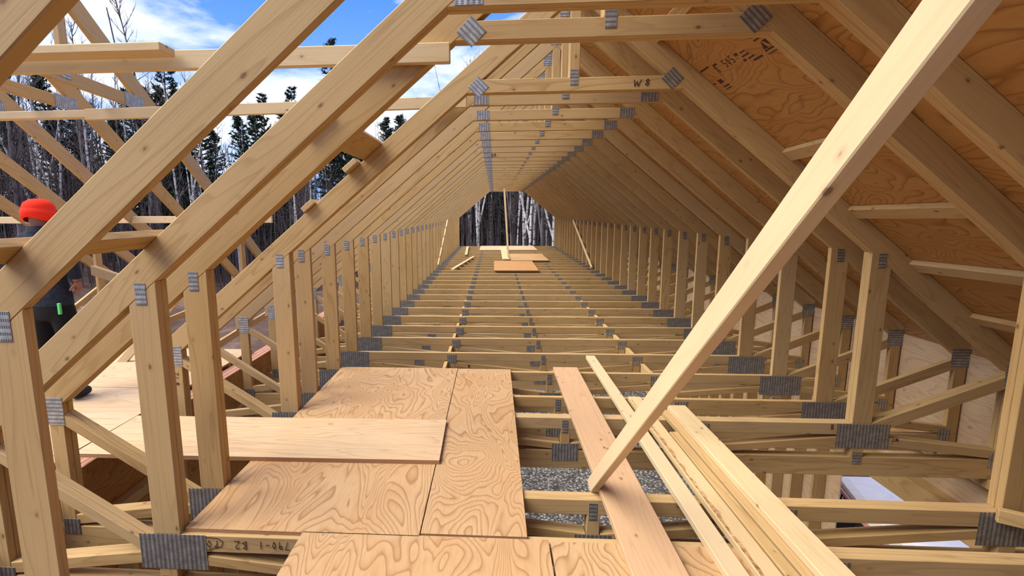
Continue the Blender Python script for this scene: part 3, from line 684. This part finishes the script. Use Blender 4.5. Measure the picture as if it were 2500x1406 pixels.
def conifer(name, H, R, seed, lean=0, open_=False):
    rd = random.Random(seed); bm = bmesh.new()
    tube(bm, [Vector((0, 0, -.3)), Vector((0, 0, H*.5)), Vector((0, 0, H))], [R, R*.6, .02], 7)
    tr = mesh_obj(name, bm, 'grey_bark'); bm = bmesh.new()
    z = H*.12
    while z < H*.99:
        t_ = z/H; n = 5 if not open_ else 4; L_ = (1-t_)**.8*H*.20+.25
        for k in range(n):
            if open_ and rd.random() < .3 and t_ < .75: continue
            a = rd.uniform(0, 6.283); l_ = L_*rd.uniform(.6, 1.15); dz = -.25+t_*.75+rd.uniform(-.1, .1)
            d_ = Vector((math.cos(a), math.sin(a), dz)).normalized(); p = Vector((0, 0, z))
            q = p+d_*l_*.6; e = q+Vector((d_.x, d_.y, d_.z+.25)).normalized()*l_*.4
            tube(bm, [p, q, e], [.02, .014, .005], 3)
            for s_ in range(34 if not open_ else 44):
                f_ = rd.uniform(.22, 1) if not open_ else rd.uniform(.45, 1); c = p.lerp(q, f_/.6) if f_ < .6 else q.lerp(e, (f_-.6)/.4)
                nd_ = (Vector((rd.gauss(0, 1), rd.gauss(0, 1), rd.gauss(.25, .7)))).normalized()*rd.uniform(.14, .34)
                sd = nd_.cross(Vector((rd.gauss(0, 1), rd.gauss(0, 1), rd.gauss(0, 1)))).normalized()*.045
                v = [bm.verts.new(x) for x in (c-sd, c+sd, c+nd_)]; bm.faces.new(v)
        z += (.36 if not open_ else .5)*(1.2-t_*.6)
    mesh_obj('foliage', bm, 'needles', None, tr)
    return tr
protoB = [hardwood('birch_tree', rH, rR, 26, 'birch_bark', 'birch_twigs', .035, s_, .35, .8) for rH, rR, s_ in ((12.5, .082, 1), (11, .062, 2), (13, .10, 3), (10, .05, 4))]
protoH = [hardwood('bare_tree', rH, rR, 70, 'grey_bark', 'twigs', .03, s_, .2, 1.1) for rH, rR, s_ in ((11.5, .09, 11), (12.5, .11, 12), (9.5, .06, 13), (13, .08, 14))]
protoC = [conifer('fir_tree', 9, .12, 21), conifer('fir_tree', 11.5, .15, 22), conifer('pine_tree', 15, .17, 23, 0, True), conifer('pine_tree', 14, .16, 24, 0, True)]
usedp = set()
def plant(pool, x, y, sc, lab, cat, grp):
    p = random.choice(pool)
    o = p if p.name not in usedp else copy_tree(p)
    usedp.add(p.name)
    o.location = (x, y, hgt(x, y)); o.scale = (sc, sc, sc*random.uniform(.95, 1.05)); o.rotation_euler = (random.uniform(-.04, .04), random.uniform(-.04, .04), random.uniform(0, 6.28))
    tag(o, lab, cat, grp); return o
def left_or_far(a): return a > -14
for pool, n, dmin, dmax, nm in ((protoC[:2], 130, 30, 56, 'c'), (protoH, 175, 27, 60, 'h'), (protoB, 58, 26, 42, 'b')):
    for i in range(n):
        a = random.uniform(-50, 9) if random.random() < .8 else random.uniform(-12, 9)
        ds = random.uniform(dmin, dmax); x = math.sin(math.radians(a))*ds; y = math.cos(math.radians(a))*ds
        if y < 24.5 and x > -12: y += 5
        far = left_or_far(a); low = .72 if -28 < a < -6 else 1
        where = 'beyond the far gable opening' if far else 'in the woods seen through the left rafters'
        if nm == 'c': plant(pool, x, y, random.uniform(.6, 1.0), 'dark evergreen tree '+where, 'tree', 'evergreens '+where)
        elif nm == 'h': plant(pool, x, y, random.uniform(.7, 1.08)*low, 'bare grey tree '+where, 'tree', 'bare trees '+where)
        else: plant(pool, x, y, random.uniform(.75, 1.02)*low, 'white-barked birch tree '+where, 'tree', 'birches '+where)
# undergrowth of thin stems, too many to count
bm = bmesh.new()
for i in range(5200):
    a = math.radians(random.uniform(-52, 10)); ds = random.uniform(27, 52); x, y = math.sin(a)*ds, math.cos(a)*ds
    if y < 25 and x > -12: y += 5
    z_ = hgt(x, y)-.1; H_ = random.uniform(1.5, 6.5); w_ = random.uniform(.012, .035); l1, l2 = random.uniform(-.5, .5), random.uniform(-.5, .5)
    b0 = Vector((x, y, z_)); m_ = b0+Vector((l1*.3, 0, H_*.5)); e_ = b0+Vector((l1+l2*.4, 0, H_))
    v = [bm.verts.new(c) for c in (b0-Vector((w_, 0, 0)), b0+Vector((w_, 0, 0)), b0+Vector((0, w_*1.6, 0)), m_-Vector((w_*.6, 0, 0)), m_+Vector((w_*.6, 0, 0)), m_+Vector((0, w_, 0)), e_)]
    for q in ((0, 1, 4, 3), (1, 2, 5, 4), (2, 0, 3, 5)): bm.faces.new([v[k] for k in q])
    for q in ((3, 4, 6), (4, 5, 6), (5, 3, 6)): bm.faces.new([v[k] for k in q])
tag(mesh_obj('undergrowth', bm, 'twigs'), 'dark tangle of thin saplings between the tree trunks', 'undergrowth', kind='stuff')
# birches placed to match the far opening: trunk pixels turned into bearings
for px_, ds in ((1152, 31), (1176, 29), (1264, 27), (1288, 28), (1310, 30), (1328, 29), (1202, 33), (1240, 36)):
    k = (px_-1213)/1236; plant(protoB, k*ds, ds, random.uniform(.85, 1.0), 'white-barked birch tree beyond the far gable opening', 'tree', 'birches beyond the far gable opening')
# pines standing above the woods between the crossing rafters
for px_, ds, H_, w_ in ((655, 42, 12.2, 'left'), (722, 40, 11.8, 'middle'), (770, 43, 11.0, 'right'), (395, 40, 14.6, ''), (830, 42, 15.6, '')):
    k = (px_-1213)/1236; x, y = k*ds, ds
    o = plant(protoC[2:], x, y, H_/14.5, {'left': 'pine top leftmost of three between the large crossing rafters', 'middle': 'pine top in the middle of three between the large crossing rafters', 'right': 'pine top rightmost of three between the large crossing rafters'}.get(w_) or ('pine tree just left of the large crossing rafter, behind the board end' if px_ == 395 else 'tallest pine, its tip just above the upper long board'), 'tree', 'pines above the woods')

# ------------------------------------------------------------------ the worker
def skinned(name, verts, edges, radii, mat, parent, sub=2, root=0):
    me = bpy.data.meshes.new(name); me.from_pydata([tuple(v) for v in verts], edges, [])
    me.materials.append(MAT[mat]); o = bpy.data.objects.new(name, me); COL.objects.link(o)
    bm = bmesh.new(); bm.from_mesh(me); ly = bm.verts.layers.skin.verify()
    for i, v in enumerate(bm.verts):
        r_ = radii[i]; v[ly].radius = r_ if isinstance(r_, tuple) else (r_, r_); v[ly].use_root = (i == root)
    bm.to_mesh(me); bm.free()
    o.modifiers.new('skin', 'SKIN').use_smooth_shade = True; m_ = o.modifiers.new('sub', 'SUBSURF'); m_.levels = sub; m_.render_levels = sub
    if parent: o.parent = parent; o.matrix_local = WM[parent.name].inverted()
    WM[o.name] = Matrix.Identity(4); return o
wk = empty('person', (-3.42, 3.62, 0)); tag(wk, 'person seen from behind in red beanie, dark jacket and black trousers on the side deck', 'person')
B = Vector((-3.42, 3.62, 0)); V = lambda x, y, z: B+Vector((x, y, z))
body = [V(0, 0, .84), V(-.01, 0, .94), V(-.03, .01, 1.06), V(-.05, .02, 1.20), V(-.055, .03, 1.31), V(-.055, .045, 1.37), V(-.055, .055, 1.43), V(-.055, .06, 1.50),
        V(-.21, .02, 1.24), V(-.26, .05, 1.02), V(-.19, .16, .90), V(.12, .02, 1.24), V(.175, .03, 1.04), V(.19, .04, .96), V(.19, .045, .945),
        V(-.085, 0, .76), V(-.10, .01, .42), V(-.11, -.02, .09), V(.085, 0, .76), V(.10, .02, .42), V(.10, -.02, .09)]
E_ = [(0, 1), (1, 2), (2, 3), (3, 4), (4, 5), (5, 6), (6, 7), (3, 8), (8, 9), (9, 10), (3, 11), (11, 12), (12, 13), (13, 14), (0, 15), (15, 16), (16, 17), (0, 18), (18, 19), (19, 20)]
R_ = [(.08, .06), (.09, .065), (.10, .07), (.09, .065), (.055, .055), (.066, .060), (.075, .085), (.07, .08), .045, .035, .028, .045, .035, .028, .026, .055, .042, .03, .055, .042, .03]
skinned('body', body, E_, R_, 'skin', wk)
def loft(bm, rings, n=20):
    """closed skin through elliptical rings (centre, rx, ry, axis)"""
    prev = None
    for c, rx, ry, ax in rings:
        ax = Vector(ax).normalized(); a = Vector((1, 0, 0)); a = (a-ax*a.dot(ax)).normalized(); b = ax.cross(a)
        ring = [bm.verts.new(c+a*math.cos(2*math.pi*k/n)*rx+b*math.sin(2*math.pi*k/n)*ry) for k in range(n)]
        if prev:
            for k in range(n): bm.faces.new((prev[k], prev[(k+1) % n], ring[(k+1) % n], ring[k]))
        else: bm.faces.new(ring[::-1])
        prev = ring
    bm.faces.new(prev)
def cloth(name, parts, mat, vox=.011):
    bm = bmesh.new()
    for p in parts: loft(bm, p)
    o = mesh_obj(name, bm, mat, frame(V(0, 0, 1), (1, 0, 0)), wk)
    m_ = o.modifiers.new('join', 'REMESH'); m_.mode = 'VOXEL'; m_.voxel_size = vox; m_.use_smooth_shade = True
    m_ = o.modifiers.new('soften', 'SMOOTH'); m_.iterations = 4; m_.factor = .6
    return o
U = (0, 0, 1)
cloth('jacket', [
    [(V(0, 0, .76), .165, .115, U), (V(0, 0, .84), .160, .112, U), (V(-.02, 0, .98), .150, .108, U), (V(-.04, .01, 1.10), .165, .112, U), (V(-.05, .02, 1.20), .172, .108, U), (V(-.052, .025, 1.265), .150, .092, U), (V(-.055, .03, 1.315), .095, .078, U), (V(-.055, .035, 1.35), .078, .076, U)],
    [(V(-.13, .02, 1.285), .055, .065, (-1, 0, -.3)), (V(-.20, .02, 1.24), .062, .062, (-.6, 0, -1)), (V(-.235, .03, 1.13), .056, .058, (-.2, 0, -1)), (V(-.262, .05, 1.02), .052, .054, (0, .3, -1)), (V(-.235, .10, .95), .046, .046, (.3, .6, -.7)), (V(-.20, .15, .905), .040, .040, (.4, .7, -.5))],
    [(V(.02, .02, 1.285), .055, .065, (1, 0, -.3)), (V(.10, .02, 1.24), .062, .062, (.6, 0, -1)), (V(.145, .02, 1.14), .056, .058, (.3, 0, -1)), (V(.178, .03, 1.04), .050, .052, (.2, .1, -1)), (V(.192, .04, .965), .042, .042, (0, .1, -1))]], 'jacket')
cloth('trousers', [
    [(V(0, 0, .86), .140, .100, U), (V(0, 0, .80), .158, .110, U), (V(0, 0, .72), .165, .112, U), (V(0, 0, .66), .150, .10, U)],
    [(V(-.075, 0, .74), .085, .095, U), (V(-.088, 0, .60), .082, .090, U), (V(-.10, .01, .42), .066, .072, U), (V(-.108, 0, .24), .060, .066, U), (V(-.11, -.02, .07), .056, .062, U)],
    [(V(.075, 0, .74), .085, .095, U), (V(.092, .01, .60), .082, .090, U), (V(.10, .02, .42), .066, .072, U), (V(.10, 0, .24), .060, .066, U), (V(.10, -.02, .07), .056, .062, U)]], 'trousers', .013)
for sx_ in (-.12, .10):
    skinned('boot', [V(sx_, -.05, .065), V(sx_, .04, .05), V(sx_, .14, .04)], [(0, 1), (1, 2)], [(.05, .06), (.05, .048), (.045, .036)], 'boots', wk)
# beanie: lofted dome with a folded brim
bm = bmesh.new(); hc = V(-.055, .055, 1.465); rings = []
prof = [(.092, -.055), (.104, -.05), (.108, -.015), (.105, .018), (.097, .022), (.098, .05), (.085, .082), (.055, .105), (.02, .114)]
for r_, z_ in prof:
    rings.append([bm.verts.new(hc+Vector((math.cos(a)*r_*1.02, math.sin(a)*r_*1.12, z_+(.042*max(0, -math.sin(a))**1.4-.012 if z_ < -.01 else (.02*max(0, -math.sin(a)) if z_ < .03 else 0))))) for a in [2*math.pi*i/28 for i in range(28)]])
for a, b in zip(rings, rings[1:]):
    for i in range(28): bm.faces.new((a[i], a[(i+1) % 28], b[(i+1) % 28], b[i]))
bm.faces.new(rings[-1])
o = mesh_obj('beanie', bm, 'beanie', frame(hc, (1, 0, 0)), wk)
for p in o.data.polygons: p.use_smooth = True
# collar
bm = bmesh.new(); rings = []
for r_, z_ in ((.085, 1.29), (.080, 1.33), (.078, 1.372), (.070, 1.370), (.070, 1.33)):
    rings.append([bm.verts.new(Vector((B.x-.055+math.cos(a)*r_*1.1, B.y+.045+math.sin(a)*r_*1.05, z_))) for a in [2*math.pi*i/24 for i in range(24)]])
for a, b in zip(rings, rings[1:]):
    for i in range(24): bm.faces.new((a[i], a[(i+1) % 24], b[(i+1) % 24], b[i]))
o = mesh_obj('jacket_collar', bm, 'jacket', frame(V(0, 0, 1.34), (1, 0, 0)), wk)
for p in o.data.polygons: p.use_smooth = True
# ears, nose
for sx_ in (-.077, .077):
    bm = bmesh.new(); bmesh.ops.create_uvsphere(bm, u_segments=12, v_segments=8, radius=.028, matrix=Matrix.Translation(V(-.055+sx_, .06, 1.405)) @ Matrix.Diagonal((.35, .7, 1.1, 1)))
    mesh_obj('ear', bm, 'skin', frame(V(0, 0, 1.4), (1, 0, 0)), wk)
bm = bmesh.new(); bmesh.ops.create_cone(bm, segments=8, radius1=.02, radius2=.006, depth=.05, matrix=Matrix.Translation(V(-.055, .155, 1.40)) @ Matrix.Rotation(-1.2, 4, 'X'))
mesh_obj('nose', bm, 'skin', None, wk)
# hands: palm and five fingers each
def hand(pw, fd, dn_, flip):
    fd = Vector(fd).normalized(); sd = fd.cross(Vector(dn_)).normalized(); pn = sd.cross(fd)
    v = [pw, pw+fd*.045, pw+fd*.075]; e = [(0, 1), (1, 2)]; r_ = [(.024, .018), (.033, .016), (.034, .014)]
    for k, (of, ln) in enumerate(((-.026, .058), (-.009, .068), (.009, .064), (.026, .05))):
        b0 = pw+fd*.078+sd*of; b1 = b0+(fd*.8-pn*.4).normalized()*ln*.45; b2 = b1+(fd*.45-pn*.85).normalized()*ln*.35; b3 = b2+(fd*.05-pn).normalized()*ln*.25
        i = len(v); v += [b0, b1, b2, b3]; e += [(2, i), (i, i+1), (i+1, i+2), (i+2, i+3)]; r_ += [.0095, .009, .0085, .0075]
    t0 = pw+fd*.03+sd*.03*flip; t1 = t0+(fd*.5+sd*.8*flip-pn*.3).normalized()*.032; t2 = t1+(fd*.8+sd*.2*flip-pn*.5).normalized()*.028
    i = len(v); v += [t0, t1, t2]; e += [(1, i), (i, i+1), (i+1, i+2)]; r_ += [.012, .011, .009]
    skinned('hand', v, e, r_, 'skin', wk, 1)
hand(V(.193, .045, .955), (-.15, .25, -1), (1, 0, .1), 1)
hand(V(-.195, .165, .90), (.6, .7, -.1), (-1, 0, .3), -1)
box('utility_knife', (B.x+.150, B.y-.118, .715), (B.x+.172, B.y-.098, .80), 'green_plastic', wk, .003)
